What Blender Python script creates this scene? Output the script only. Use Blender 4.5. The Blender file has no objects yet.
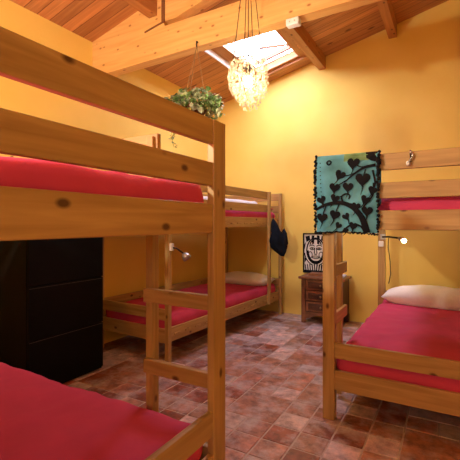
import bpy, bmesh, math, random
from mathutils import Vector, Matrix, noise
random.seed(7)
C = bpy.context.scene.collection
scn = bpy.context.scene
PI = math.pi

# ------------------------------------------------------------------ camera
cam_d = bpy.data.cameras.new('camera'); cam = bpy.data.objects.new('camera', cam_d); C.objects.link(cam)
cam.location = (0, 0, 1.2)
cam.rotation_euler = (PI/2, 0, math.radians(30))
cam_d.sensor_width = 36; cam_d.lens = 381*36/460
cam_d.shift_y = -6/460
cam_d.clip_start = 0.02
scn.camera = cam
# ------------------------------------------------------------------ world, exposure
w = bpy.data.worlds.new('sky'); scn.world = w; w.use_nodes = True
bg = w.node_tree.nodes['Background']; bg.inputs[0].default_value = (0.78, 0.80, 1.0, 1); bg.inputs[1].default_value = 23.0
scn.view_settings.view_transform = 'Standard'; scn.view_settings.look = 'None'
scn.view_settings.gamma = 1; scn.view_settings.use_curve_mapping = False
scn.view_settings.exposure = 0.16
# ------------------------------------------------------------------ lights
def light(name, kind, loc, energy, col, **kw):
    d = bpy.data.lights.new(name, kind); d.energy = energy; d.color = col
    for k, v in kw.items(): setattr(d, k, v)
    o = bpy.data.objects.new(name, d); C.objects.link(o); o.location = loc
    return o
RS = 0.234                                   # roof slope
def zr(x): return 3.662 + RS*x               # underside of the roof boards
LX, RX, BY, FY = -3.0, 1.7, 4.83, -1.6       # walls
SX0, SX1, SY0, SY1 = -2.36, -1.56, 3.20, 4.62   # skylight hole
o = light('skylight_portal', 'AREA', ((SX0+SX1)/2, (SY0+SY1)/2, zr((SX0+SX1)/2)+.16), 1, (1,1,1), shape='RECTANGLE', size=.80, size_y=1.42)
o.rotation_euler = (0, -math.atan(RS), 0); o.data.cycles.is_portal = True
# fill daylight through a guessed window added in the unseen wall behind the camera
WX0, WX1, WZ0, WZ1 = 0.2, 0.7, 1.3, 1.8
o = light('fill_window_portal', 'AREA', ((WX0+WX1)/2, FY-.02, (WZ0+WZ1)/2), 1, (1,1,1), shape='RECTANGLE', size=.5, size_y=.5)
o.rotation_euler = (PI/2, 0, PI); o.rotation_euler = (-PI/2, 0, PI) ; o.data.cycles.is_portal = True
CH = Vector((-1.19, 2.31, 2.17))             # chandelier bulb
light('chandelier_light', 'POINT', CH, 34, (1, .82, .56), shadow_soft_size=.045)
light('second_room_lamp', 'POINT', (-1.75, -.3, 2.17), 150, (1, .95, .80), shadow_soft_size=.06)
light('reading_light', 'POINT', (-.395, 4.20, 1.03), 3.2, (1, .72, .40), shadow_soft_size=.03)

# ------------------------------------------------------------------ materials
def mat(name):
    m = bpy.data.materials.new(name); m.use_nodes = True
    return m, m.node_tree, m.node_tree.nodes['Principled BSDF']
def N(t, kind, **kw):
    n = t.nodes.new(kind)
    for k, v in kw.items():
        if k == 'inp':
            for a, b in v.items(): n.inputs[a].default_value = b
        else: setattr(n, k, v)
    return n
def ramp(t, stops):
    r = N(t, 'ShaderNodeValToRGB'); e = r.color_ramp.elements
    while len(e) < len(stops): e.new(.5)
    for i, (p, c) in enumerate(stops):
        e[i].position = p; e[i].color = (*c, 1)
    return r
def flat(name, col, rough=.6, metal=0, amp=.12, scale=30, bump=0, emis=None):
    m, t, b = mat(name)
    b.inputs['Roughness'].default_value = rough; b.inputs['Metallic'].default_value = metal
    if rough >= .75: b.inputs['Specular IOR Level'].default_value = .15
    tc = N(t, 'ShaderNodeTexCoord'); nz = N(t, 'ShaderNodeTexNoise', inp={'Scale': scale, 'Detail': 3})
    t.links.new(tc.outputs['Object'], nz.inputs['Vector'])
    r = ramp(t, [(.3, [c*(1-amp) for c in col]), (.7, [min(1, c*(1+amp)) for c in col])])
    t.links.new(nz.outputs['Fac'], r.inputs[0]); t.links.new(r.outputs[0], b.inputs['Base Color'])
    if bump:
        bp = N(t, 'ShaderNodeBump', inp={'Strength': bump, 'Distance': .01})
        t.links.new(nz.outputs['Fac'], bp.inputs['Height']); t.links.new(bp.outputs[0], b.inputs['Normal'])
    if emis:
        b.inputs['Emission Color'].default_value = (*emis[0], 1); b.inputs['Emission Strength'].default_value = emis[1]
    return m
def pine(name, axis, light_c, dark_c, knot_c=(.10, .035, .012), rough=.42, dens=1.0):
    m, t, b = mat(name)
    tc = N(t, 'ShaderNodeTexCoord'); oi = N(t, 'ShaderNodeObjectInfo')
    mul = N(t, 'ShaderNodeMath', operation='MULTIPLY', inp={1: 17.3}); t.links.new(oi.outputs['Random'], mul.inputs[0])
    add = N(t, 'ShaderNodeVectorMath', operation='ADD'); t.links.new(tc.outputs['Object'], add.inputs[0]); t.links.new(mul.outputs[0], add.inputs[1])
    s = [14, 14, 14]; s[axis] = .9
    m1 = N(t, 'ShaderNodeMapping', inp={'Scale': s}); t.links.new(add.outputs[0], m1.inputs[0])
    nz = N(t, 'ShaderNodeTexNoise', inp={'Scale': 2.2, 'Detail': 4, 'Distortion': .6}); t.links.new(m1.outputs[0], nz.inputs['Vector'])
    r = ramp(t, [(.28, dark_c), (.5, [(a+c)/2 for a, c in zip(light_c, dark_c)]), (.72, light_c)])
    t.links.new(nz.outputs['Fac'], r.inputs[0])
    s = [11*dens]*3; s[axis] = 6.5*dens
    m2 = N(t, 'ShaderNodeMapping', inp={'Scale': s}); t.links.new(add.outputs[0], m2.inputs[0])
    vo = N(t, 'ShaderNodeTexVoronoi', inp={'Scale': 1.0, 'Randomness': 1.0}); t.links.new(m2.outputs[0], vo.inputs['Vector'])
    kr = N(t, 'ShaderNodeMapRange', inp={1: .08, 2: .17, 3: 1.0, 4: 0.0}); t.links.new(vo.outputs['Distance'], kr.inputs[0])
    mx = N(t, 'ShaderNodeMixRGB', inp={2: (*knot_c, 1)}); t.links.new(kr.outputs[0], mx.inputs[0]); t.links.new(r.outputs[0], mx.inputs[1])
    t.links.new(mx.outputs[0], b.inputs['Base Color']); b.inputs['Roughness'].default_value = rough
    bp = N(t, 'ShaderNodeBump', inp={'Strength': .12, 'Distance': .004}); t.links.new(nz.outputs['Fac'], bp.inputs['Height']); t.links.new(bp.outputs[0], b.inputs['Normal'])
    return m
PL, PD = (.55, .345, .125), (.34, .185, .058)
PX = pine('varnished_pine_across', 0, PL, PD); PY = pine('varnished_pine_along', 1, PL, PD); PZ = pine('varnished_pine_upright', 2, PL, PD)
BL, BD = (.86, .53, .19), (.72, .38, .11)
BX = pine('beam_pine', 0, BL, BD, knot_c=(.42, .17, .045), rough=.55, dens=1.25)
QY = pine('purlin_pine', 1, (.56, .25, .085), (.38, .14, .04), knot_c=(.13, .04, .015), rough=.5)

def board_ceiling():
    m, t, b = mat('ceiling_boards')
    tc = N(t, 'ShaderNodeTexCoord'); sp = N(t, 'ShaderNodeSeparateXYZ'); t.links.new(tc.outputs['Object'], sp.inputs[0])
    dv = N(t, 'ShaderNodeMath', operation='DIVIDE', inp={1: .115}); t.links.new(sp.outputs['Y'], dv.inputs[0])
    fl = N(t, 'ShaderNodeMath', operation='FLOOR'); t.links.new(dv.outputs[0], fl.inputs[0])
    fr = N(t, 'ShaderNodeMath', operation='FRACT'); t.links.new(dv.outputs[0], fr.inputs[0])
    wn = N(t, 'ShaderNodeTexWhiteNoise', noise_dimensions='1D'); t.links.new(fl.outputs[0], wn.inputs['W'])
    sc = N(t, 'ShaderNodeMath', operation='MULTIPLY', inp={1: 9.0}); t.links.new(wn.outputs['Value'], sc.inputs[0])
    add = N(t, 'ShaderNodeVectorMath', operation='ADD'); t.links.new(tc.outputs['Object'], add.inputs[0]); t.links.new(sc.outputs[0], add.inputs[1])
    m1 = N(t, 'ShaderNodeMapping', inp={'Scale': (1.0, 16, 1)}); t.links.new(add.outputs[0], m1.inputs[0])
    nz = N(t, 'ShaderNodeTexNoise', inp={'Scale': 2.0, 'Detail': 4, 'Distortion': .7}); t.links.new(m1.outputs[0], nz.inputs['Vector'])
    r = ramp(t, [(.3, (.46, .18, .06)), (.7, (.68, .31, .11))]); t.links.new(nz.outputs['Fac'], r.inputs[0])
    hv = N(t, 'ShaderNodeHueSaturation'); t.links.new(r.outputs[0], hv.inputs['Color'])
    mr = N(t, 'ShaderNodeMapRange', inp={3: .78, 4: 1.15}); t.links.new(wn.outputs['Value'], mr.inputs[0]); t.links.new(mr.outputs[0], hv.inputs['Value'])
    m2 = N(t, 'ShaderNodeMapping', inp={'Scale': (3.2, 6.5, 3)}); t.links.new(add.outputs[0], m2.inputs[0])
    vo = N(t, 'ShaderNodeTexVoronoi', inp={'Scale': 1.0}); t.links.new(m2.outputs[0], vo.inputs['Vector'])
    kr = N(t, 'ShaderNodeMapRange', inp={1: .08, 2: .17, 3: .9, 4: 0.0}); t.links.new(vo.outputs['Distance'], kr.inputs[0])
    mx = N(t, 'ShaderNodeMixRGB', inp={2: (.12, .03, .012, 1)}); t.links.new(kr.outputs[0], mx.inputs[0]); t.links.new(hv.outputs[0], mx.inputs[1])
    g1 = N(t, 'ShaderNodeMath', operation='LESS_THAN', inp={1: .05}); t.links.new(fr.outputs[0], g1.inputs[0])
    mx2 = N(t, 'ShaderNodeMixRGB', inp={2: (.16, .045, .015, 1)}); t.links.new(g1.outputs[0], mx2.inputs[0]); t.links.new(mx.outputs[0], mx2.inputs[1])
    t.links.new(mx2.outputs[0], b.inputs['Base Color']); b.inputs['Roughness'].default_value = .5
    return m
CEIL = board_ceiling()

def wall_mat():
    m, t, b = mat('yellow_plaster')
    tc = N(t, 'ShaderNodeTexCoord'); nz = N(t, 'ShaderNodeTexNoise', inp={'Scale': 2.5, 'Detail': 5}); t.links.new(tc.outputs['Object'], nz.inputs['Vector'])
    r = ramp(t, [(.3, (.89, .61, .125)), (.7, (.93, .66, .16))]); t.links.new(nz.outputs['Fac'], r.inputs[0]); t.links.new(r.outputs[0], b.inputs['Base Color'])
    n2 = N(t, 'ShaderNodeTexNoise', inp={'Scale': 40, 'Detail': 4}); t.links.new(tc.outputs['Object'], n2.inputs['Vector'])
    bp = N(t, 'ShaderNodeBump', inp={'Strength': .12, 'Distance': .01}); t.links.new(n2.outputs['Fac'], bp.inputs['Height']); t.links.new(bp.outputs[0], b.inputs['Normal'])
    b.inputs['Roughness'].default_value = .75
    return m
WALL = wall_mat()

def tile_mat():
    m, t, b = mat('terracotta_tile')
    at = N(t, 'ShaderNodeAttribute', attribute_name='tile')
    tc = N(t, 'ShaderNodeTexCoord'); nz = N(t, 'ShaderNodeTexNoise', inp={'Scale': 11, 'Detail': 7, 'Roughness': .7}); t.links.new(tc.outputs['Object'], nz.inputs['Vector'])
    r = ramp(t, [(.36, (.42, .32, .32)), (.66, (1.6, 1.35, 1.2))]); t.links.new(nz.outputs['Fac'], r.inputs[0])
    mx = N(t, 'ShaderNodeMixRGB', blend_type='MULTIPLY', inp={0: .85}); t.links.new(at.outputs['Color'], mx.inputs[1]); t.links.new(r.outputs[0], mx.inputs[2])
    # worn pale blotches, lilac and stronger to paint in the skylight's sheen
    n2 = N(t, 'ShaderNodeTexNoise', inp={'Scale': 5.0, 'Detail': 6, 'Roughness': .7}); t.links.new(tc.outputs['Object'], n2.inputs['Vector'])
    wr = N(t, 'ShaderNodeMapRange', inp={1: .46, 2: .66, 3: 0.0, 4: .72}); t.links.new(n2.outputs['Fac'], wr.inputs[0])
    m2 = N(t, 'ShaderNodeMixRGB', inp={2: (.58, .50, .53, 1)}); t.links.new(wr.outputs[0], m2.inputs[0]); t.links.new(mx.outputs[0], m2.inputs[1])
    t.links.new(m2.outputs[0], b.inputs['Base Color'])
    rr = N(t, 'ShaderNodeMapRange', inp={3: .22, 4: .50}); t.links.new(nz.outputs['Fac'], rr.inputs[0]); t.links.new(rr.outputs[0], b.inputs['Roughness'])
    bp = N(t, 'ShaderNodeBump', inp={'Strength': .3, 'Distance': .004}); t.links.new(nz.outputs['Fac'], bp.inputs['Height']); t.links.new(bp.outputs[0], b.inputs['Normal'])
    return m
TILE = tile_mat()
GROUT = flat('grout', (.50, .38, .34), .85)
RED = flat('crimson_sheet', (.62, .060, .145), .75, amp=.05, scale=7, bump=.8)
WHITE = flat('white_cotton', (.88, .86, .88), .85, amp=.03, scale=60, bump=.1)
CREAM = flat('cream_cotton', (.80, .70, .58), .85, amp=.04, scale=60, bump=.1)
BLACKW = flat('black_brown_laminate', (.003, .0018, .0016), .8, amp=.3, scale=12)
SEAM = flat('seam_edge', (.035, .024, .02), .5)
WALNUT = flat('walnut', (.23, .085, .035), .4, amp=.35, scale=14)
WALNUTD = flat('dark_walnut', (.085, .028, .011), .45, amp=.35, scale=14)
BRASS = flat('aged_brass', (.35, .2, .08), .4, metal=.8)
STEEL = flat('brushed_steel', (.45, .42, .40), .35, metal=.8)
DARKM = flat('dark_metal', (.03, .025, .022), .45, metal=.5)
PLAST = flat('white_plastic', (.78, .78, .80), .4, amp=.02)
PAINT = flat('white_paint', (.80, .82, .86), .5, amp=.02)
TEAL = flat('teal_batik', (.22, .60, .74), .85, amp=.35, scale=7)
LIME = flat('lime_batik', (.36, .58, .28), .85, amp=.35, scale=14)
BLK = flat('black_print', (.008, .008, .012), .85)
NAVY = flat('navy_cloth', (.007, .010, .020), .85, amp=.4, scale=12, bump=.3)
BULB = flat('lit_bulb', (1, .9, .7), .4, emis=((1, .85, .6), 14))
LED = flat('small_lit_bulb', (1, .9, .7), .4, emis=((1, .82, .5), 45))
LEAF = flat('leaf', (.13, .24, .07), .55, amp=.7, scale=22)
LEAF2 = flat('variegated_leaf', (.42, .48, .30), .55, amp=.5, scale=18)
LEAF3 = flat('yellowing_leaf', (.40, .34, .06), .55, amp=.5, scale=18)
COIR = flat('coir', (.13, .05, .022), .95, amp=.5, scale=60, bump=.6)
STRING = flat('string', (.25, .17, .09), .9)
LILAC = flat('folded_cloth', (.62, .58, .66), .8)
PAPERW = flat('print_white', (.80, .76, .74), .6, amp=.08)
OAKD = flat('dark_trim_wood', (.20, .075, .025), .5, amp=.3, scale=20)

def shell_mat():
    m, t, b = mat('capiz_shell')
    out = t.nodes['Material Output']
    d = N(t, 'ShaderNodeBsdfDiffuse', inp={0: (.62, .54, .42, 1)}); tr = N(t, 'ShaderNodeBsdfTranslucent', inp={0: (.62, .50, .34, 1)})
    tp = N(t, 'ShaderNodeBsdfTransparent'); m1 = N(t, 'ShaderNodeMixShader', inp={0: .6}); m2 = N(t, 'ShaderNodeMixShader', inp={0: .42})
    t.links.new(d.outputs[0], m1.inputs[1]); t.links.new(tr.outputs[0], m1.inputs[2])
    t.links.new(m1.outputs[0], m2.inputs[1]); t.links.new(tp.outputs[0], m2.inputs[2]); t.links.new(m2.outputs[0], out.inputs['Surface'])
    return m
SHELL = shell_mat()
def glass_mat():
    m, t, b = mat('window_glass'); out = t.nodes['Material Output']
    tp = N(t, 'ShaderNodeBsdfTransparent', inp={0: (.93, .95, .98, 1)}); gl = N(t, 'ShaderNodeBsdfGlossy', inp={'Roughness': .02})
    mx = N(t, 'ShaderNodeMixShader', inp={0: .06}); t.links.new(tp.outputs[0], mx.inputs[1]); t.links.new(gl.outputs[0], mx.inputs[2]); t.links.new(mx.outputs[0], out.inputs['Surface'])
    return m
GLASS = glass_mat()

# ------------------------------------------------------------------ mesh helpers
def BM(): return bmesh.new()
def add_box(bm, x0, x1, y0, y1, z0, z1, bev=.004, M=None, seg=2):
    r = bmesh.ops.create_cube(bm, size=1)
    vs = r['verts']
    for v in vs:
        v.co = Vector(((x0+x1)/2 + v.co.x*(x1-x0), (y0+y1)/2 + v.co.y*(y1-y0), (z0+z1)/2 + v.co.z*(z1-z0)))
    if bev:
        es = list({e for v in vs for e in v.link_edges})
        g = bmesh.ops.bevel(bm, geom=es, offset=min(bev, .45*min(x1-x0, y1-y0, z1-z0)), segments=seg, affect='EDGES', profile=.5)
        vs = list({v for f in g['faces'] for v in f.verts} | {v for v in vs if v.is_valid})
    if M:
        for v in vs: v.co = M @ v.co
    return vs
def box(*a, **k):
    bm = BM(); add_box(bm, *a, **k); return bm
def add_tube(bm, pts, r, n=8, caps=True):
    rings = []; pts = [Vector(p) for p in pts]
    for i, p in enumerate(pts):
        d = (pts[min(i+1, len(pts)-1)] - pts[max(i-1, 0)]).normalized()
        u = d.orthogonal().normalized() if i == 0 else (u - d*u.dot(d)).normalized()
        w_ = d.cross(u); rr = r[i] if isinstance(r, (list, tuple)) else r
        rings.append([bm.verts.new(p + (u*math.cos(a*2*PI/n) + w_*math.sin(a*2*PI/n))*rr) for a in range(n)])
    for A, B in zip(rings, rings[1:]):
        for k in range(n): bm.faces.new((A[k], A[(k+1) % n], B[(k+1) % n], B[k]))
    if caps:
        bm.faces.new(rings[0][::-1]); bm.faces.new(rings[-1])
def tube(pts, r, n=8):
    bm = BM(); add_tube(bm, pts, r, n); return bm
def add_prism_xz(bm, poly, y0, y1):
    a = [bm.verts.new((x, y0, z)) for x, z in poly]; b = [bm.verts.new((x, y1, z)) for x, z in poly]
    bm.faces.new(a); bm.faces.new(b[::-1]); n = len(poly)
    for i in range(n): bm.faces.new((a[i], b[i], b[(i+1) % n], a[(i+1) % n]))
def mesh_obj(name, bm, m, parent=None, smooth=False):
    bmesh.ops.recalc_face_normals(bm, faces=bm.faces)
    me = bpy.data.meshes.new(name); bm.to_mesh(me); bm.free()
    for q in (m if isinstance(m, (list, tuple)) else [m]): me.materials.append(q)
    if smooth:
        for p in me.polygons: p.use_smooth = True
    o = bpy.data.objects.new(name, me); C.objects.link(o)
    if parent: o.parent = parent
    return o
def thing(name, label, cat, loc=(0, 0, 0), rz=0, group=None):
    o = bpy.data.objects.new(name, None); C.objects.link(o); o.empty_display_size = .1
    o.location = loc; o.rotation_euler = (0, 0, rz); return tag(o, label, cat, group)
def tag(o, label, cat, group=None):
    o['label'] = label; o['category'] = cat
    if group: o['group'] = group
    return o
def struct(name, bm, m, label=None, cat=None):
    o = mesh_obj(name, bm, m); o['kind'] = 'structure'
    if label: o['label'] = label
    return o
def soft_box(x0, x1, y0, y1, z0, z1, r, nx, ny, nz, amp=0, freq=3, seed=0, crease=0):
    bm = BM()
    def face(o_, du, dv, nu, nv):
        g = [[bm.verts.new(o_ + du*(i/nu) + dv*(j/nv)) for j in range(nv+1)] for i in range(nu+1)]
        for i in range(nu):
            for j in range(nv): bm.faces.new((g[i][j], g[i+1][j], g[i+1][j+1], g[i][j+1]))
    X, Y, Z = Vector((x1-x0, 0, 0)), Vector((0, y1-y0, 0)), Vector((0, 0, z1-z0)); O = Vector((x0, y0, z0))
    face(O, X, Y, nx, ny); face(O+Z, X, Y, nx, ny); face(O, X, Z, nx, nz); face(O+Y, X, Z, nx, nz); face(O, Y, Z, ny, nz); face(O+X, Y, Z, ny, nz)
    bmesh.ops.remove_doubles(bm, verts=bm.verts, dist=1e-5)
    for v in bm.verts:
        p = v.co
        q = Vector((min(max(p.x, x0+r), x1-r), min(max(p.y, y0+r), y1-r), min(max(p.z, z0+r), z1-r)))
        d = p - q; n = d.normalized() if d.length > 1e-6 else Vector((0, 0, 1))
        s = Vector((p.x*freq+seed, p.y*freq, p.z*freq))
        k = amp*noise.noise(s) + crease*(1-abs(noise.noise(s*1.7+Vector((5, 3, 1))))*4)*.5
        v.co = q + n*(r + k)
    return bm
def pillow(w_, d_, h_, seed=0, nx=28, ny=20, amp=.008):
    bm = BM(); top = {}; bot = {}
    for i in range(nx+1):
        for j in range(ny+1):
            u = -1+2*i/nx; v = -1+2*j/ny
            k = (max(0, 1-abs(u)**3.2))**.6 * (max(0, 1-abs(v)**2.6))**.6
            pinch = 1+.05*(u*v)**2
            x = u*w_/2*(1-.05*(v*v))*pinch; y = v*d_/2*(1-.05*(u*u))*pinch
            nn = noise.noise(Vector((u*2.2+seed, v*2.2, seed)))*amp*2 + noise.noise(Vector((u*6+seed, v*6, 3)))*amp
            z = h_*k
            top[i, j] = bm.verts.new((x, y, h_*.42 + z*.62 + nn*k))
            bot[i, j] = top[i, j] if (i in (0, nx) or j in (0, ny)) else bm.verts.new((x, y, h_*.42*(1-min(1, k*2.0))))
    for i in range(nx):
        for j in range(ny):
            bm.faces.new((top[i, j], top[i+1, j], top[i+1, j+1], top[i, j+1]))
            bm.faces.new((bot[i, j], bot[i, j+1], bot[i+1, j+1], bot[i+1, j]))
    return bm

# ------------------------------------------------------------------ the room
# floor: module of large square tiles (some cut in four) with bands of small ones
bm = BM(); cl = bm.loops.layers.float_color.new('tile')
rf = random.Random(3)
def tile(x0, y0, s, t_, col):
    g = .0035; x1, y1 = x0+s-g, y0+t_-g; x0 += g; y0 += g
    if x1 < LX or x0 > RX or y1 < FY or y0 > BY: return
    x0, x1, y0, y1 = max(x0, LX), min(x1, RX), max(y0, FY), min(y1, BY)
    e = min(.004, (x1-x0)*.2, (y1-y0)*.2)
    lo = [bm.verts.new(p) for p in ((x0, y0, -.004), (x1, y0, -.004), (x1, y1, -.004), (x0, y1, -.004))]
    hi = [bm.verts.new(p) for p in ((x0+e, y0+e, 0), (x1-e, y0+e, 0), (x1-e, y1-e, 0), (x0+e, y1-e, 0))]
    fs = [bm.faces.new(hi)] + [bm.faces.new((lo[i], lo[(i+1) % 4], hi[(i+1) % 4], hi[i])) for i in range(4)]
    for f in fs:
        for l in f.loops: l[cl] = (*col, 1)
def tcol(kind):
    if kind == 0: c = (.27, .085, .048)          # dark red brown
    elif kind == 1: c = (.40, .20, .145)        # terracotta
    else: c = (.54, .41, .40)                    # pale worn pink
    k = rf.uniform(.82, 1.18); return [min(1, a*k*rf.uniform(.95, 1.05)) for a in c]
S = .172
for i in range(-14, 12):
    for j in range(-8, 14):
        x = -1.262+(i)*3*S; y = 2.11+j*3*S
        if rf.random() < .5:
            kd = rf.choice([0, 0, 1])
            for a in (0, 1):
                for b_ in (0, 1): tile(x+a*S, y+b_*S, S, S, tcol(kd))
        else:
            tile(x, y, 2*S, 2*S, tcol(rf.choice([1, 1, 2, 1])))
        tile(x, y-S, S*1.0, S, tcol(rf.choice([1, 2, 2]))); tile(x+S, y-S, S, S, tcol(rf.choice([1, 2, 2])))
        if rf.random() < .6: tile(x+2*S, y-S, S, 2*S, tcol(rf.choice([1, 2, 0]))); tile(x+2*S, y+S, S, S, tcol(rf.choice([0, 1, 2])))
        else:
            for b_ in (-1, 0, 1): tile(x+2*S, y+b_*S, S, S, tcol(rf.choice([0, 1, 2])))
nt = len(bm.faces)
add_box(bm, LX-.1, RX+.1, FY-.1, BY+.1, -.10, -.003, bev=0)
bm.faces.ensure_lookup_table()
for f in bm.faces[nt:]: f.material_index = 1
struct('floor', bm, [TILE, GROUT])

T = .15
def wall_prism(name, poly, y0, y1):
    bm = BM(); add_prism_xz(bm, poly, y0, y1); return struct(name, bm, WALL)
wall_prism('wall_back', [(LX-T, 0), (RX+T, 0), (RX+T, zr(RX+T)+.02), (LX-T, zr(LX-T)+.02)], BY, BY+T)
bm = BM()
for a in ([(LX-T, 0), (WX0, 0), (WX0, zr(WX0)+.02), (LX-T, zr(LX-T)+.02)], [(WX1, 0), (RX+T, 0), (RX+T, zr(RX+T)+.02), (WX1, zr(WX1)+.02)],
          [(WX0, 0), (WX1, 0), (WX1, WZ0), (WX0, WZ0)], [(WX0, WZ1), (WX1, WZ1), (WX1, zr(WX1)+.02), (WX0, zr(WX0)+.02)]):
    add_prism_xz(bm, a, FY-T, FY)
struct('wall_front', bm, WALL)
struct('wall_left', box(LX-T, LX, FY, BY, 0, zr(LX)+.01, bev=0), WALL)
struct('wall_right', box(RX, RX+T, FY, BY, 0, zr(RX)+.01, bev=0), WALL)
# roof boards with the skylight hole
bm = BM()
def slab(x0, x1, y0, y1):
    add_prism_xz(bm, [(x0, zr(x0)), (x1, zr(x1)), (x1, zr(x1)+.10), (x0, zr(x0)+.10)], y0, y1)
slab(LX-T, SX0, FY-T, BY+T); slab(SX1, RX+T, FY-T, BY+T); slab(SX0, SX1, FY-T, SY0); slab(SX0, SX1, SY1, BY+T)
struct('ceiling', bm, CEIL)
# skylight: shaft lining, wooden sash, lifted pane
sk = bpy.data.objects.new('window_1', None); C.objects.link(sk); sk['kind'] = 'structure'
def sl(x0, x1, y0, y1, h0, h1, bm):
    add_prism_xz(bm, [(x0, zr(x0)+h0), (x1, zr(x1)+h0), (x1, zr(x1)+h1), (x0, zr(x0)+h1)], y0, y1)
bm = BM(); sl(SX0, SX0+.012, SY0, SY1, 0.002, .16, bm)
o = mesh_obj('shaft_lining', bm, PAINT, sk); o['kind'] = 'structure'
bm = BM(); a = .14
sl(SX0, SX0+a, SY0, SY1, .065, .13, bm); sl(SX1-.09, SX1, SY0, SY1, .03, .13, bm); sl(SX0+a, SX1-.09, SY0, SY0+.06, .065, .13, bm); sl(SX0+a, SX1-.09, SY1-.06, SY1, .03, .13, bm)
o = mesh_obj('window_frame', bm, QY, sk); o['kind'] = 'structure'
bm = BM()
sl(SX0+a, SX1-.09, SY1-.13, SY1-.09, .14, .185, bm)
add_tube(bm, [(SX1-.10, SY1-.09, zr(SX1-.1)+.21), (SX1-.10, SY0+.1, zr(SX1-.1)+.14)], .010)
add_tube(bm, [(SX0+a+.01, SY1-.09, zr(SX0+a)+.21), (SX0+a+.01, SY0+.1, zr(SX0+a)+.14)], .010)
add_tube(bm, [(SX1-.12, SY1-.14, zr(SX1-.1)+.16), (SX0+.35, SY1-.42, zr(SX0+.35)+.15)], .016)
o = mesh_obj('lifted_sash', bm, OAKD, sk); o['kind'] = 'structure'
bm = BM(); x0, x1 = SX0+a, SX1-.09
q = [bm.verts.new(p) for p in ((x0, SY0+.1, zr(x0)+.14), (x1, SY0+.1, zr(x1)+.14), (x1, SY1-.1, zr(x1)+.212), (x0, SY1-.1, zr(x0)+.212))]
bm.faces.new(q); g = bmesh.ops.extrude_face_region(bm, geom=bm.faces[:])
for v in [v for v in g['geom'] if isinstance(v, bmesh.types.BMVert)]: v.co.z += .006
o = mesh_obj('window_pane', bm, GLASS, sk); o['kind'] = 'structure'
# out-of-view window added behind the camera as a source of fill light
wn_ = bpy.data.objects.new('fill_window', None); C.objects.link(wn_); wn_['kind'] = 'structure'
bm = BM()
for a in ((WX0, WX1, WZ0, WZ0+.05), (WX0, WX1, WZ1-.05, WZ1), (WX0, WX0+.05, WZ0+.05, WZ1-.05), (WX1-.05, WX1, WZ0+.05, WZ1-.05), ((WX0+WX1)/2-.03, (WX0+WX1)/2+.03, WZ0+.05, WZ1-.05)):
    add_box(bm, a[0], a[1], FY-.10, FY-.05, a[2], a[3])
o = mesh_obj('window_frame', bm, PZ, wn_); o['kind'] = 'structure'
o = mesh_obj('window_pane', box(WX0+.04, WX1-.04, FY-.08, FY-.074, WZ0+.04, WZ1-.04, bev=0), GLASS, wn_); o['kind'] = 'structure'

# tie beam, principal rafter, purlins, wall post
TY0, TY1 = 2.53, 2.63
bm = BM(); add_prism_xz(bm, [(LX, 2.62), (-.9, 2.645), (RX, 2.66), (RX, 2.89), (-2.10, 2.885), (-2.12, 2.925), (-2.12, zr(-2.12)), (LX, zr(LX))], TY0, TY1)
tb = struct('trim_1', bm, BX)
bm = BM(); add_prism_xz(bm, [(-2.118, 2.93), (-2.0, 2.925), (RX, zr(RX)-.29), (RX, zr(RX)), (-2.118, zr(-2.118))], TY0+.002, TY1-.002)
struct('trim_2', bm, BX)
bm = BM(); add_box(bm, -2.135, -2.10, TY0-.006, TY0, 2.925, 3.15, bev=.001)
add_prism_xz(bm, [(-2.325, 2.878), (-2.10, 2.918), (-2.10, 2.932), (-2.325, 2.892)], TY0-.006, TY0)
o = mesh_obj('joint_seam', bm, OAKD, tb); o['kind'] = 'structure'  # flat dark strips stand in for the shadowed joint seam, no metal
n = 3
def purlin(x, y0, y1, wd=.09, dp=.145):
    global n
    bm = BM(); add_prism_xz(bm, [(x-wd/2, zr(x)-dp), (x+wd/2, zr(x)-dp), (x+wd/2, zr(x+wd/2)), (x-wd/2, zr(x-wd/2))], y0, y1)
    struct('trim_%d' % n, bm, QY); n += 1
for x in (-1.42, -.58, .26, 1.1): purlin(x, TY1, BY)
for x in (-2.23, -1.42, -.58, .26, 1.1): purlin(x, FY, TY0)
struct('trim_%d' % n, box(.105, .20, BY-.06, BY, 0, 3.47), OAKD)

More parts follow.
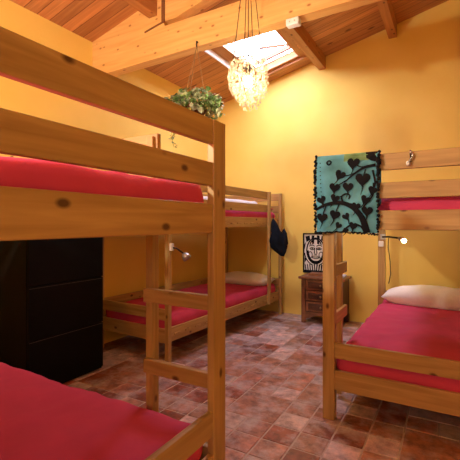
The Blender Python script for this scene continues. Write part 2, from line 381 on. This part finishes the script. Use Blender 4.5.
# ------------------------------------------------------------------ bunk beds
# local frame: x across from the bed's left side, y from foot to head
BT = .024
ZS = [(1.509, 1.604), (1.347, 1.438), (1.165, 1.278)]
ZL = [(.380, .475), (.187, .308)]
def mattress(parent, name, x0, x1, y0, y1, z0, z1, seed):
    bm = soft_box(x0, x1, y0, y1, z0, z1, .058, 40, 60, 6, amp=.010, freq=4, seed=seed, crease=.010)
    return mesh_obj(name, bm, RED, parent, smooth=True)
def bunk(label, loc, rz, W, L, ladder, pw=.045, pd=.075, upper_low_end=True, side_low=('l', 'r'), swap=False, rungs=True):
    t = thing('bunk_bed', label, 'bunk bed', loc, rz, 'pine bunk beds')
    # posts
    px, py = (pd, pw) if swap else (pw, pd)
    for x in (0, W-px):
        for y in (0, L-py):
            mesh_obj('post', box(x, x+px, y, y+py, 0, 1.605), PZ, t)
    xs = {'l': (0.004, .004+BT), 'r': (W-.004-BT, W-.004)}
    if ladder[0] == 'side': xs[ladder[1]] = (.035, .035+BT) if ladder[1] == 'l' else (W-.035-BT, W-.035)
    ys = {'f': (.004, .004+BT), 'h': (L-.004-BT, L-.004)}
    LW = .355                                   # ladder opening
    def side(s, y0, y1, z, nm):
        mesh_obj(nm, box(xs[s][0], xs[s][1], y0, y1, z[0], z[1]), PY, t)
    def end(e, x0, x1, z, nm):
        mesh_obj(nm, box(x0, x1, ys[e][0], ys[e][1], z[0], z[1]), PX, t)
    ls, lend, lpos = ladder                      # e.g. ('side','l','f') = on left side next to foot
    for s in 'lr':
        for k, z in enumerate(ZS):
            y0, y1 = py, L-py
            if k < 2 and ls == 'side' and lend == s:
                if lpos == 'f': y0 = LW-.02
                else: y1 = L-LW+.02
            side(s, y0, y1, z, 'guard_rail' if k < 2 else 'side_rail')
        side(s, py, L-py, ZL[1], 'side_rail')
        if s in side_low: side(s, py, L-py, ZL[0], 'guard_rail')
    for e in 'fh':
        for k, z in enumerate(ZS):
            x0, x1 = px, W-px
            if k < 2 and ls == 'end' and lend == e:
                if lpos == 'r': x1 = W-LW+.02
                else: x0 = LW-.02
            end(e, x0, x1, z, 'end_board')
        end(e, px, W-px, ZL[1], 'end_board')
        if not (ls == 'end' and lend == e): end(e, px, W-px, ZL[0], 'end_board')
    # ladder
    lw = .040
    if ls == 'side':
        yy = LW-.02 if lpos == 'f' else L-LW-.02
        ro = (.0, .0345) if lend == 'l' else (W-.0345, W)
        mesh_obj('ladder_rail' if rungs else 'guard_post', box(ro[0], ro[1], yy, yy+lw, .02 if rungs else .19, 1.604), PZ, t)
        for z in (.26, .56, .865) if rungs else ():
            r0, r1 = (.035, .057) if lend == 'l' else (W-.057, W-.035)
            ya, yb = (py-.005, yy+lw+.03) if lpos == 'f' else (yy-.03, L-py+.005)
            mesh_obj('ladder_rung', box(r0, r1, ya, yb, z, z+.075), PY, t)
    else:
        xx = W-LW-.034 if lpos == 'r' else LW-.04
        yb = (L-.045, L-.001) if lend == 'h' else (.001, .045)
        mesh_obj('ladder_rail', box(xx, xx+lw, yb[0], yb[1], 0, 1.59), PZ, t)
        for z in (.26, .55, .858):
            ry = (L-.075, L-.046) if lend == 'h' else (.046, .075)
            xa, xb = (xx+.012, W-px+.004) if lpos == 'r' else (px-.004, xx+lw+.018)
            mesh_obj('ladder_rung', box(xa, xb, ry[0], ry[1], z, z+.06), PX, t)
    # slat bases
    for nm, z in (('upper_slats', 1.20), ('lower_slats', .235)):
        bm = BM(); k = 14
        for i in range(k):
            y = .08+(L-.16)*(i+.5)/k
            add_box(bm, BT+.006, W-BT-.006, y-.04, y+.04, z, z+.018, bev=.002)
        mesh_obj(nm, bm, PX, t)
    mattress(t, 'upper_mattress', .064, W-(.064 if ls == 'side' else .04), .06 if ls != 'end' or lend != 'f' else .09, L-(.07 if (ls == 'end' and lend == 'h') else .06), 1.222, 1.362, 3+W)
    mattress(t, 'lower_mattress', .062 if ls == 'side' and lend == 'l' else .036, W-(.062 if ls == 'side' and lend == 'r' else .036), .034 if ls != 'end' or lend != 'f' else .09, L-(.066 if (ls == 'end' and lend == 'h') else .04), .257, .412, 9+W)
    return t
# near left: right side at X=-.795, head end Y=1.33 carries the ladder
b1 = bunk('pine bunk bed nearest the camera on the left, ladder at its far end', (-2.448, -.87, 0), 0, 1.66, 2.20, ('end', 'h', 'r'), pw=.032, pd=.088)
# right bed
b2 = bunk('pine bunk bed on the right with a green and black batik cloth over its corner', (-.683, 2.327, 0), 0, 1.42, 2.15, ('side', 'l', 'f'), pw=.072, pd=.06, side_low=('r',))
# far bed against the left wall
FBX, FBY, FBR = -2.95, 2.555, math.radians(-2.9)
b3 = bunk('pine bunk bed in the far left corner, dark jacket hanging on its ladder', (FBX, FBY, 0), FBR, .905, 2.24, ('side', 'r', 'h'), pw=.042, pd=.042, side_low=('l',), rungs=False)
def on_far(x, y, z): return Matrix.Translation((FBX, FBY, 0)) @ Matrix.Rotation(FBR, 4, 'Z') @ Vector((x, y, z))

# ------------------------------------------------------------------ bedding
def place_pillow(name, label, loc, rz, w_, d_, h_, m, seed, grp='pillows on the bunk beds', tilt=0):
    o = mesh_obj(name, pillow(w_, d_, h_, seed), m, smooth=True); o.location = loc; o.rotation_euler = (tilt, 0, rz)
    return tag(o, label, 'pillow', grp)
place_pillow('pillow', 'white pillow on the lower mattress of the right bunk, under the lit lamp', (-.10, 4.215, .405), math.radians(-2), .98, .40, .17, WHITE, 2.3)
p = on_far(.47, 1.98, .408)
place_pillow('pillow', 'cream pillow at the head of the lower mattress of the far left bunk', p, FBR, .74, .36, .14, CREAM, 5.1)
p = on_far(.47, 2.0, 1.358)
place_pillow('pillow', 'pink pillow on the top mattress of the far left bunk, seen through its ladder gap', p, FBR, .70, .30, .10, RED, 8.8)
o = mesh_obj('folded_duvet', soft_box(.10, .80, .55, 1.78, 1.357, 1.485, .05, 20, 30, 5, amp=.02, freq=4, seed=2), WHITE, smooth=True)
o.location = (FBX, FBY, 0); o.rotation_euler = (0, 0, FBR); tag(o, 'white folded duvet lying on the top mattress of the far left bunk', 'duvet')

# ------------------------------------------------------------------ dark chest of drawers behind the left bunk
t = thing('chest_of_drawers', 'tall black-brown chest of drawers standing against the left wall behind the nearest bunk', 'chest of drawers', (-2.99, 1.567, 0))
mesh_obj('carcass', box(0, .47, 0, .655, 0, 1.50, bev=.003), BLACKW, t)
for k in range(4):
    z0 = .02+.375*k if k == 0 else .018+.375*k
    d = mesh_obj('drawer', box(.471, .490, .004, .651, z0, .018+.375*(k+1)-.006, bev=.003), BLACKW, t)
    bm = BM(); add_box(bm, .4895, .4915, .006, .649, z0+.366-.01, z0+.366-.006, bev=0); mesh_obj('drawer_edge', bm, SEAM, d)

# ------------------------------------------------------------------ nightstand
NX0, NX1, NY0, NY1, NH = -1.575, -1.075, 4.47, 4.80, .563
t = thing('nightstand', 'carved dark walnut nightstand against the back wall between the bunks', 'nightstand', (NX0, NY0, 0))
NW, ND = NX1-NX0, NY1-NY0
mesh_obj('tabletop', box(-.03, NW+.03, -.03, ND, NH-.03, NH, bev=.008), WALNUT, t)
mesh_obj('cabinet_body', box(0, NW, .012, ND, .10, NH-.031, bev=.004), WALNUTD, t)
for x in (0, NW-.05):
    bm = BM(); add_box(bm, x, x+.05, -.004, .03, .0, NH-.032, bev=.006); mesh_obj('corner_post', bm, WALNUT, t)
    mesh_obj('foot', box(x-.004, x+.054, ND-.06, ND, 0, .10), WALNUTD, t)
bm = BM(); P = [(.05, .135), (NW-.05, .135), (NW-.05, .05)]
P += [(NW-.05-.02-(NW-.14)*i/10, .05+.055*math.sin(PI*i/10)) for i in range(11)] + [(.05, .05)]
add_prism_xz(bm, P, .0, .02); mesh_obj('apron', bm, WALNUT, t)
for k in range(3):
    z0 = .145+.130*k
    d = mesh_obj('drawer', box(.056, NW-.056, -.008, .014, z0, z0+.118, bev=.005), WALNUT, t)
    bm = BM(); add_box(bm, .09, NW-.09, -.016, -.006, z0+.022, z0+.096, bev=.010)
    add_box(bm, .12, NW-.12, -.021, -.012, z0+.036, z0+.082, bev=.008)
    mesh_obj('carved_panel', bm, WALNUTD, d)
    mesh_obj('drawer_knob', tube([(NW/2, -.018, z0+.06), (NW/2, -.028, z0+.06), (NW/2, -.036, z0+.06), (NW/2, -.044, z0+.06)], [.006, .007, .014, .008], 12), BRASS, d, True)
o = mesh_obj('book', box(-1.52, -1.27, 4.58, 4.73, NH, NH+.028, bev=.003), WALNUT); tag(o, 'flat brown book lying on the nightstand in front of the mask print', 'book')
bm = soft_box(-1.21, -1.065, 4.49, 4.66, NH, NH+.034, .014, 10, 10, 3, amp=.006, freq=14)
tag(mesh_obj('folded_cloth', bm, LILAC, smooth=True), 'small pale folded cloth on the right corner of the nightstand', 'cloth')

# ------------------------------------------------------------------ mask print leaning on the wall
t = thing('mask_picture', 'black and white mask picture in a black frame standing on the nightstand', 'picture', (-1.665+.0, 4.80, NH+.004))
PW, PH = .335, .515
bm = BM()
for a in ((0, PW, 0, .018), (0, PW, PH-.018, PH), (0, .018, .018, PH-.018), (PW-.018, PW, .018, PH-.018)): add_box(bm, a[0], a[1], -.012, .012, a[2], a[3], bev=.002)
mesh_obj('picture_frame', bm, BLK, t)
mesh_obj('backing_board', box(.016, PW-.016, -.001, .008, .016, PH-.016, bev=0), PAPERW, t)
bm = BM(); cx = PW/2
def pp(poly, d=.0035):
    a = [bm.verts.new((x, -.0012, z)) for x, z in poly]; b = [bm.verts.new((x, -.0012-d, z)) for x, z in poly]
    try:
        bm.faces.new(a); bm.faces.new(b[::-1])
        for i in range(len(poly)): bm.faces.new((a[i], b[i], b[(i+1) % len(poly)], a[(i+1) % len(poly)]))
    except Exception: pass
def arc(cx_, cz_, rx, rz, a0, a1, w_, n_=14, d=.0035):
    for i in range(n_):
        p = []
        for aa, rr in ((a0+(a1-a0)*i/n_, 1), (a0+(a1-a0)*(i+1.02)/n_, 1), (a0+(a1-a0)*(i+1.02)/n_, 0), (a0+(a1-a0)*i/n_, 0)):
            aa = math.radians(aa); k = 1 if rr else 0
            p.append((cx_+math.cos(aa)*(rx-(0 if k else w_)), cz_+math.sin(aa)*(rz-(0 if k else w_))))
        pp(p, d)
arc(cx, .29, .125, .175, 180, 360, .034); arc(cx, .29, .125, .17, 0, 180, .016); arc(cx, .33, .085, .115, 20, 160, .014)
arc(cx, .29, .155, .20, 190, 250, .012); arc(cx, .29, .155, .20, 290, 350, .012)
for s in (-1, 1):
    arc(cx+s*.045, .315, .033, .018, 0, 360, .010); pp([(cx+s*.045-.008, .307), (cx+s*.045+.008, .307), (cx+s*.045+.008, .323), (cx+s*.045-.008, .323)])
    arc(cx+s*.048, .335, .042, .03, 20, 160, .010)
    pp([(cx+s*.006, .33), (cx+s*.014, .33), (cx+s*.024, .255), (cx+s*.012, .25)])
    arc(cx+s*.07, .235, .03, .045, 0, 360, .009)
    pp([(cx+s*.02, .455), (cx+s*.055, .44), (cx+s*.05, .485), (cx+s*.015, .488)]); pp([(cx+s*.07, .43), (cx+s*.12, .40), (cx+s*.135, .47), (cx+s*.08, .485)])
    pp([(cx+s*.02, .38), (cx+s*.045, .37), (cx+s*.05, .42), (cx+s*.02, .43)])
    for k in range(5):
        x = cx+s*(.010+.030*k); pp([(x-.006, .03), (x+.008, .03), (x+.010+s*.01, .115-.004*k), (x-.006+s*.008, .118)])
    pp([(cx+s*.145, .20), (cx+s*.122, .17), (cx+s*.145, .13)]); pp([(cx+s*.148, .37), (cx+s*.128, .40), (cx+s*.148, .30)])
arc(cx, .205, .05, .022, 0, 360, .008); pp([(cx-.045, .202), (cx+.045, .202), (cx+.045, .207), (cx-.045, .207)])
pp([(cx-.02, .238), (cx+.02, .238), (cx+.012, .25), (cx-.012, .25)])
pp([(.018, .018), (PW-.018, .018), (PW-.018, .036), (.018, .036)])
arc(cx, .19, .075, .05, 200, 340, .018)
mesh_obj('mask_drawing', bm, BLK, t)

# ------------------------------------------------------------------ batik cloth over the corner of the right bunk
TX0, TX1, TZ1, TZ0 = -.712, -.352, 1.618, 1.150
FYc = 2.306
def cloth(s, tt, off=0.0):                      # s 0..1 across, tt 0..1 down the front
    x = TX0 + (TX1-TX0)*s*(1-.03*tt) - .004*math.sin(5*tt)
    z = TZ1 - (TZ1-TZ0)*tt + .006*math.sin(s*4)*tt
    y = FYc - .007*math.sin(s*9+tt*2)*min(1, tt*2) - .012*tt*(1-s) - off
    if tt < .045: 
        k = 1-tt/.045; y += .014*k*k
    return Vector((x, y, z))
t = thing('batik_cloth', 'turquoise batik cloth with black leafy branches draped over the rail of the right bunk', 'cloth', (0, 0, 0))
bm = BM(); nu, nv = 24, 30
g = [[bm.verts.new(cloth(i/nu, j/nv)) for j in range(nv+1)] for i in range(nu+1)]
for i in range(nu):
    for j in range(nv):
        f = bm.faces.new((g[i][j], g[i][j+1], g[i+1][j+1], g[i+1][j])); s, q = (i+.5)/nu, (j+.5)/nv
        if (q < .09 and .45 < s < .95): f.material_index = 1
# over the top and down behind
prev = [g[i][0] for i in range(nu+1)]
for dy, z in ((.030, TZ1+.002), (.05, TZ1-.002), (.085, TZ1-.012), (.095, TZ1-.06), (.096, TZ1-.16), (.097, TZ1-.30)):
    cur = [bm.verts.new((prev[i].co.x, FYc+dy+.002*math.sin(i), z)) for i in range(nu+1)]
    for i in range(nu): bm.faces.new((prev[i], prev[i+1], cur[i+1], cur[i]))
    prev = cur
r = bmesh.ops.solidify(bm, geom=bm.faces[:], thickness=.003)
mesh_obj('cloth_panel', bm, [TEAL, LIME], t, smooth=True)
# black batik print
bm = BM(); AS = (TZ1-TZ0)/(TX1-TX0)
def sp_(u, v, off): return cloth(u, v/AS, off)    # u, v in units of cloth width
def dab(poly, off=.006):
    c = (sum(p[0] for p in poly)/len(poly), sum(p[1] for p in poly)/len(poly))
    cv = bm.verts.new(sp_(c[0], c[1], off)); vs = [bm.verts.new(sp_(a, b, off)) for a, b in poly]
    for i in range(len(vs)): bm.faces.new((cv, vs[i], vs[(i+1) % len(vs)]))
def stroke(pts, w0, w1, off=.006, n_=20):
    P_ = []
    for i in range(n_+1):                          # Catmull-Rom
        f = i/n_*(len(pts)-1); k = min(int(f), len(pts)-2); h = f-k
        a = pts[max(k-1, 0)]; b = pts[k]; c = pts[k+1]; d = pts[min(k+2, len(pts)-1)]
        P_.append(tuple(.5*((2*b[m])+(-a[m]+c[m])*h+(2*a[m]-5*b[m]+4*c[m]-d[m])*h*h+(-a[m]+3*b[m]-3*c[m]+d[m])*h**3) for m in (0, 1)))
    L_ = []; R_ = []
    for i, p in enumerate(P_):
        q = P_[min(i+1, n_)]; o_ = P_[max(i-1, 0)]; dx, dy = q[0]-o_[0], q[1]-o_[1]; l = math.hypot(dx, dy) or 1
        w_ = (w0+(w1-w0)*i/n_)/2; L_.append(bm.verts.new(sp_(p[0]-dy/l*w_, p[1]+dx/l*w_, off))); R_.append(bm.verts.new(sp_(p[0]+dy/l*w_, p[1]-dx/l*w_, off)))
    for i in range(n_): bm.faces.new((L_[i], L_[i+1], R_[i+1], R_[i]))
def heart(cx_, cy_, r_, ang):
    r_ *= 1.2
    P_ = []
    for i in range(22):
        a = 2*PI*i/22; x = 16*math.sin(a)**3/16; y = -(13*math.cos(a)-5*math.cos(2*a)-2*math.cos(3*a)-math.cos(4*a))/15
        ca, sa = math.cos(ang), math.sin(ang); P_.append((cx_+r_*(x*ca-y*sa), cy_+r_*(x*sa+y*ca)))
    dab(P_)
    tip = (cx_-r_*2.1*math.sin(ang)*1, cy_+r_*2.1*math.cos(ang)); stroke([(cx_, cy_), ((cx_+tip[0])/2+.01, (cy_+tip[1])/2), (tip[0]-.02, tip[1])], .03, .006, n_=6)
# coordinates from the crop of the photo (u across 0..1, v down 0..1.3)
for h in ((.62, .17, .085, .1), (.41, .35, .075, .5), (.32, .56, .075, .2), (.54, .56, .075, .1), (.78, .44, .10, .05), (.10, .76, .065, -.3), (.32, .74, .065, .4),
          (.82, .77, .065, .5), (.67, .88, .06, .2), (.84, .95, .075, .1), (.10, 1.06, .075, .1), (.31, 1.02, .075, .3), (.50, 1.05, .055, -.5), (.37, 1.20, .05, .6), (.62, 1.2, .06, .2), (.93, .62, .06, .4), (.50, 1.28, .04, .3)):
    heart(*h)
stroke([(.0, .92), (.18, .84), (.42, .82), (.62, .90), (.76, 1.06), (.84, 1.30)], .04, .11)
stroke([(.97, .22), (.78, .26), (.60, .38), (.48, .48)], .05, .015)
stroke([(.45, .80), (.43, .72), (.50, .67), (.57, .70), (.55, .76)], .028, .02)
stroke([(.78, .44), (.82, .28)], .02, .02); stroke([(.62, .17), (.75, .24), (.86, .22)], .02, .02)
stroke([(.41, .35), (.52, .37), (.66, .33)], .018, .018); stroke([(.32, .56), (.42, .50), (.52, .44)], .018, .018)
stroke([(.10, .76), (.12, .85), (.2, .85)], .018, .018); stroke([(.67, .88), (.60, .84), (.52, .84)], .016, .016); stroke([(.31, 1.02), (.36, .9), (.4, .83)], .018, .018)
stroke([(.10, 1.06), (.14, .94), (.18, .85)], .018, .018); stroke([(.84, .95), (.78, .9), (.93, .7), (.95, .5)], .02, .03); stroke([(.32, .74), (.45, .70), (.55, .66)], .012, .02)
stroke([(.45, 1.29), (.6, 1.18), (.74, 1.2), (.80, 1.29)], .03, .03); stroke([(.93, .62), (.97, .5), (.93, .3)], .03, .03)
stroke([(.18+.0, .13), (.22, .10), (.255, .13), (.22, .17), (.18, .13)], .028, .028, n_=14)
for k in range(9): dab([(.07+.012*math.cos(a*1.57)+.004*k, .13+.07*k+.012*math.sin(a*1.57)) for a in range(4)])
dab([(.80, .0), (.985, .0), (.985, .17), (.90, .15), (.82, .10)])
mesh_obj('batik_print', bm, BLK, t)
# black border with fringe knots
bm = BM()
for (s, a, b_) in ((-.012, 0, 1.0), (1.008, 0, .97)):
    for k in range(46):
        v = a+(b_-a)*k/45; 
        if s > 1 and .42 < v < .9 and k % 2: continue
        c = cloth(s, max(.001, min(v, 1)), .002); rr = random.uniform(.006, .012)*(1.15 if (s < 0 and v < .3) else (1.2 if s > 1 and v < .3 else 1))
        bmesh.ops.create_icosphere(bm, subdivisions=1, radius=rr, matrix=Matrix.Translation(c+Vector((random.uniform(-.005, .005), 0, random.uniform(-.004, .004)))))
for k in range(46):
    c = cloth(k/45, 1.0, .002); bmesh.ops.create_icosphere(bm, subdivisions=1, radius=random.uniform(.004, .008), matrix=Matrix.Translation(c+Vector((0, 0, random.uniform(-.008, 0)))))
mesh_obj('fringe', bm, BLK, t, smooth=True)

# ------------------------------------------------------------------ dark garment on the far ladder
def garment():
    bm = BM(); nr, nc = 26, 28
    # profile: centre x, half width, half depth by height
    prof = [(0, -.055, .012, .012), (.10, -.045, .035, .022), (.25, -.03, .050, .035), (.42, -.01, .075, .045), (.58, .005, .100, .05), (.75, .02, .100, .05), (.88, .045, .065, .045), (1, .06, .02, .02)]
    rings = []
    for i in range(nr+1):
        q = i/nr
        for a, b in zip(prof, prof[1:]):
            if a[0] <= q <= b[0]: h = (q-a[0])/(b[0]-a[0]); break
        cx_, hw, hd = [a[k]+(b[k]-a[k])*h for k in (1, 2, 3)]
        z = -q*.46; ring = []
        for j in range(nc):
            an = 2*PI*j/nc; f = 1+.22*math.sin(an*5+q*6)*q + .15*noise.noise(Vector((math.cos(an)*2, math.sin(an)*2, q*5)))
            ring.append(bm.verts.new((cx_+hw*math.cos(an)*f, hd*math.sin(an)*f, z)))
        rings.append(ring)
    for A, B in zip(rings, rings[1:]):
        for j in range(nc): bm.faces.new((A[j], A[(j+1) % nc], B[(j+1) % nc], B[j]))
    bm.faces.new(rings[0]); bm.faces.new(rings[-1][::-1])
    return bm
gp = on_far(.905+.085, 2.24-.325, 1.26)
t = thing('hanging_jacket', 'dark navy jacket hanging from the ladder of the far left bunk', 'jacket', gp, math.radians(30))
mesh_obj('jacket_body', garment(), NAVY, t, smooth=True)
bm = BM(); add_tube(bm, [(.05, -.0, -.17), (.075, -.01, -.13), (.085, -.01, -.18), (.09, 0, -.30), (.07, 0, -.40)], [.008, .02, .032, .045, .02], 10)
mesh_obj('sleeve', bm, NAVY, t, smooth=True)
mesh_obj('hanging_loop', tube([(-.055, 0, -.01), (-.055, 0, .05), (-.055, .03, .055)], .005), BLK, t)

# ------------------------------------------------------------------ lamps on the beds
t = thing('reading_lamp', 'lit reading lamp on the head post of the right bunk', 'lamp', (-.60, 4.417, 1.06), 0, 'clip-on reading lamps')
mesh_obj('lamp_bracket', box(-.055, .0, -.028, .0, -.03, .03), STEEL, t)
mesh_obj('lamp_arm', tube([(-.03, -.03, .0), (.04, -.09, .005), (.10, -.15, .0), (.15, -.185, -.005)], .009), DARKM, t, True)
mesh_obj('lamp_shade', tube([(.145, -.182, .0), (.165, -.196, -.010), (.185, -.207, -.018), (.187, -.208, -.020)], [.012, .020, .026, .020], 16), STEEL, t, True)
bm = BM(); bmesh.ops.create_icosphere(bm, subdivisions=3, radius=.022, matrix=Matrix.Translation((.200, -.213, -.028))); mesh_obj('bulb', bm, LED, t, True)
o = mesh_obj('power_socket', box(-.672, -.622, 4.380, 4.416, .955, 1.015, bev=.006), PLAST); tag(o, 'small white socket box on the head post of the right bunk', 'socket')
o = mesh_obj('lamp_cable', tube([(-.57, 4.39, 1.05), (-.575, 4.395, .95), (-.555, 4.39, .8), (-.55, 4.39, .66), (-.57, 4.395, .56)], .004), BLK, smooth=True); tag(o, 'thin dark cable hanging from the lit reading lamp behind the white pillow', 'cable')

lp = on_far(.905, .03, 1.0)
t = thing('reading_lamp', 'unlit gooseneck reading lamp on the foot post of the far left bunk', 'lamp', lp, 0, 'clip-on reading lamps')
mesh_obj('lamp_bracket', box(.0, .02, -.02, .02, -.025, .035), PLAST, t)
mesh_obj('lamp_arm', tube([(.01, 0, .0), (.035, .03, -.005), (.055, .06, -.03), (.075, .085, -.055)], .007), DARKM, t, True)
mesh_obj('lamp_shade', tube([(.070, .080, -.050), (.080, .085, -.062), (.095, .088, -.078), (.108, .090, -.094), (.106, .090, -.090)], [.012, .028, .036, .040, .030], 20), STEEL, t, True)

# small hanging ornament on the right bunk's rail
t = thing('rail_ornament', 'small beaded metal ornament hooked over the top rail of the right bunk', 'ornament', (-.19, 2.327, 1.604))
mesh_obj('hook', tube([(0, .012, .004), (0, -.004, .004), (0, -.008, -.02), (.004, -.009, -.06)], .0035), DARKM, t, True)
bm = BM()
for k in range(7): bmesh.ops.create_icosphere(bm, subdivisions=2, radius=.0075, matrix=Matrix.Translation((.004+.010*math.sin(k*.9), -.010, -.008-.011*k)))
mesh_obj('metal_bead', bm, STEEL, t, True)
bm = BM(); bmesh.ops.create_icosphere(bm, subdivisions=2, radius=.012, matrix=Matrix.Translation((-.012, -.012, -.068)) @ Matrix.Diagonal((.8, .6, 1.2, 1))); mesh_obj('white_pendant', bm, PLAST, t, True)

# ------------------------------------------------------------------ chandelier
t = thing('chandelier', 'lit shell chandelier hanging from the ceiling in front of the skylight', 'chandelier', CH)
zt = zr(CH.x)-CH.z
mesh_obj('ceiling_hook', tube([(0, 0, zt), (0, 0, zt-.03)], [.02, .012], 12), DARKM, t, True)
RR = .105
for k in range(4):
    a = PI/4+k*PI/2; mesh_obj('suspension_wire', tube([(0, 0, 1.02), (RR*math.cos(a), RR*math.sin(a), .13)], .0028, 6), DARKM, t)
mesh_obj('centre_cable', tube([(0, 0, zt-.02), (0, 0, .06)], .003, 6), DARKM, t)
bm = BM()
for rr, z in ((RR, .13), (.07, .125)): add_tube(bm, [(rr*math.cos(i*2*PI/24), rr*math.sin(i*2*PI/24), z) for i in range(25)], .004, 6, caps=False)
for k in range(4):
    a = PI/4+k*PI/2; add_tube(bm, [(0, 0, .128), (RR*math.cos(a), RR*math.sin(a), .13)], .003, 6)
add_tube(bm, [(-RR, 0, .13), (-RR-.01, 0, .16), (-RR-.012, 0, .19)], .003, 6)
mesh_obj('hoop', bm, DARKM, t)
bm = BM(); bmesh.ops.create_icosphere(bm, subdivisions=3, radius=.032, matrix=Matrix.Translation((0, 0, .0)) @ Matrix.Diagonal((1, 1, 1.25, 1)))
mesh_obj('bulb', bm, BULB, t, True)
mesh_obj('lamp_holder', tube([(0, 0, .13), (0, 0, .05), (0, 0, .04)], [.014, .016, .012], 12), DARKM, t, True)
bm = BM(); rc = random.Random(11)
for rr, cnt, z0, z1 in ((.122, 27, .12, -.07), (.105, 22, .10, -.11), (.080, 14, .0, -.15), (.055, 10, -.07, -.18), (.025, 5, -.09, -.185)):
    for i in range(cnt):
        a = 2*PI*(i+rc.random()*.5)/cnt; z = z0+rc.uniform(-.01, .01)
        zend = z1+rc.uniform(-.015, .02)
        while z > zend:
            s = rc.uniform(.007, .012); bulge = 1+.08*math.sin((z0-z)/(z0-z1)*PI)
            c = Vector((rr*bulge*math.cos(a)+rc.uniform(-.006, .006), rr*bulge*math.sin(a)+rc.uniform(-.006, .006), z))
            M = Matrix.Translation(c) @ Matrix.Rotation(rc.uniform(0, 2*PI), 4, 'Z') @ Matrix.Rotation(rc.uniform(.9, 2.2), 4, 'X') @ Matrix.Diagonal((s, s*1.15, .0022, 1))
            vs = [bm.verts.new(M @ Vector((math.cos(q*PI/3), math.sin(q*PI/3), 0))) for q in range(6)]
            tp_ = bm.verts.new(M @ Vector((0, 0, 1))); bt_ = bm.verts.new(M @ Vector((0, 0, -1)))
            for q in range(6):
                bm.faces.new((vs[q], vs[(q+1) % 6], tp_)); bm.faces.new((vs[(q+1) % 6], vs[q], bt_))
            z -= rc.uniform(.019, .027)
o = mesh_obj('shell_strands', bm, SHELL, t); o['kind'] = 'stuff'

# white junction box under the tie beam
t = thing('junction_box', 'small white junction box under the large ceiling beam beside the skylight', 'junction box', (-.955, TY0+.02, 2.622))
mesh_obj('box_cover', box(-.048, .048, -.03, .03, -.028, .0215, bev=.008), PLAST, t)
for x in (-.018, .018): mesh_obj('screw', tube([(x, -.0295, -.004), (x, -.033, -.004)], .005), STEEL, t)

# ------------------------------------------------------------------ hanging plant
PC = Vector((-1.74, 2.43, 2.125))
t = thing('hanging_plant', 'trailing variegated plant in a coir basket hanging from the large ceiling beam', 'plant', PC)
bm = BM(); rings = []
for i in range(9):
    q = i/8; r_ = .115*math.sin(.25+q*1.32); z = -.13+.125*q
    rings.append([bm.verts.new((r_*math.cos(k*2*PI/24)*(1+.04*math.sin(k*5)), r_*math.sin(k*2*PI/24), z)) for k in range(24)])
for A, B in zip(rings, rings[1:]):
    for k in range(24): bm.faces.new((A[k], A[(k+1) % 24], B[(k+1) % 24], B[k]))
bm.faces.new(rings[0][::-1]); bm.faces.new(rings[-1])
mesh_obj('basket', bm, COIR, t, True)
top = Vector((-.02, TY0-PC.y-.014, 2.635-PC.z))
for k in range(3):
    a = k*2*PI/3+.5; mesh_obj('suspension_string', tube([top, (.11*math.cos(a), .11*math.sin(a), -.01)], .0022, 5), STRING, t)
mesh_obj('beam_hook', tube([top+Vector((0, .014, .03)), top+Vector((0, -.004, .03)), top+Vector((0, -.006, .0)), top+Vector((0, 0, -.015))], .006, 8), DARKM, t, True)
bm = BM(); rp = random.Random(5)
def leaf(c, size, mi):
    M = Matrix.Translation(c) @ Matrix.Rotation(rp.uniform(0, 2*PI), 4, 'Z') @ Matrix.Rotation(rp.uniform(-1.1, .9), 4, 'X') @ Matrix.Rotation(rp.uniform(-.6, .6), 4, 'Y')
    L1 = size; W1 = size*.42
    mid = [bm.verts.new(M @ Vector((0, L1*q, .12*L1*math.sin(PI*q)))) for q in (0, .35, .7, 1)]
    lf = [bm.verts.new(M @ Vector((-W1*k, L1*q, .05*L1+.16*L1*k))) for q, k in ((.3, 1), (.68, .75))]
    rt = [bm.verts.new(M @ Vector((W1*k, L1*q, .05*L1+.16*L1*k))) for q, k in ((.3, 1), (.68, .75))]
    for f in ((mid[0], mid[1], lf[0]), (mid[1], mid[2], lf[1], lf[0]), (mid[2], mid[3], lf[1]), (mid[0], rt[0], mid[1]), (mid[1], rt[0], rt[1], mid[2]), (mid[2], rt[1], mid[3])):
        bm.faces.new(f).material_index = mi
for i in range(620):
    a = rp.uniform(0, 2*PI); q = rp.random()**.5; z = rp.uniform(-.06, .13)*(1-.5*q)+.02
    c = Vector((.255*q*math.cos(a), .18*q*math.sin(a), z-(.07*q*q)))
    leaf(c, rp.uniform(.030, .058), rp.choice([0, 0, 1, 1, 2 if c.x < -.1 else 0]))
st = BM()
for (x, y, L_) in ((-.13, -.10, .30), (-.10, -.11, .22), (.19, .05, .22), (.17, -.05, .17), (-.2, .02, .15), (.05, -.14, .12), (.21, .0, .14)):
    pts = [Vector((x*.6, y*.6, .02)), Vector((x, y, 0))]
    while pts[-1].z > -L_: pts.append(pts[-1]+Vector((rp.uniform(-.012, .012), rp.uniform(-.012, .012), -.03)))
    add_tube(st, pts, .0018, 5)
    for p in pts[1:]:
        for _ in range(2): leaf(p+Vector((rp.uniform(-.01, .01), rp.uniform(-.01, .01), 0)), rp.uniform(.022, .038), rp.choice([0, 1, 2]))
mesh_obj('stems', st, LEAF, t)
o = mesh_obj('foliage', bm, [LEAF, LEAF2, LEAF3], t); o['kind'] = 'stuff'
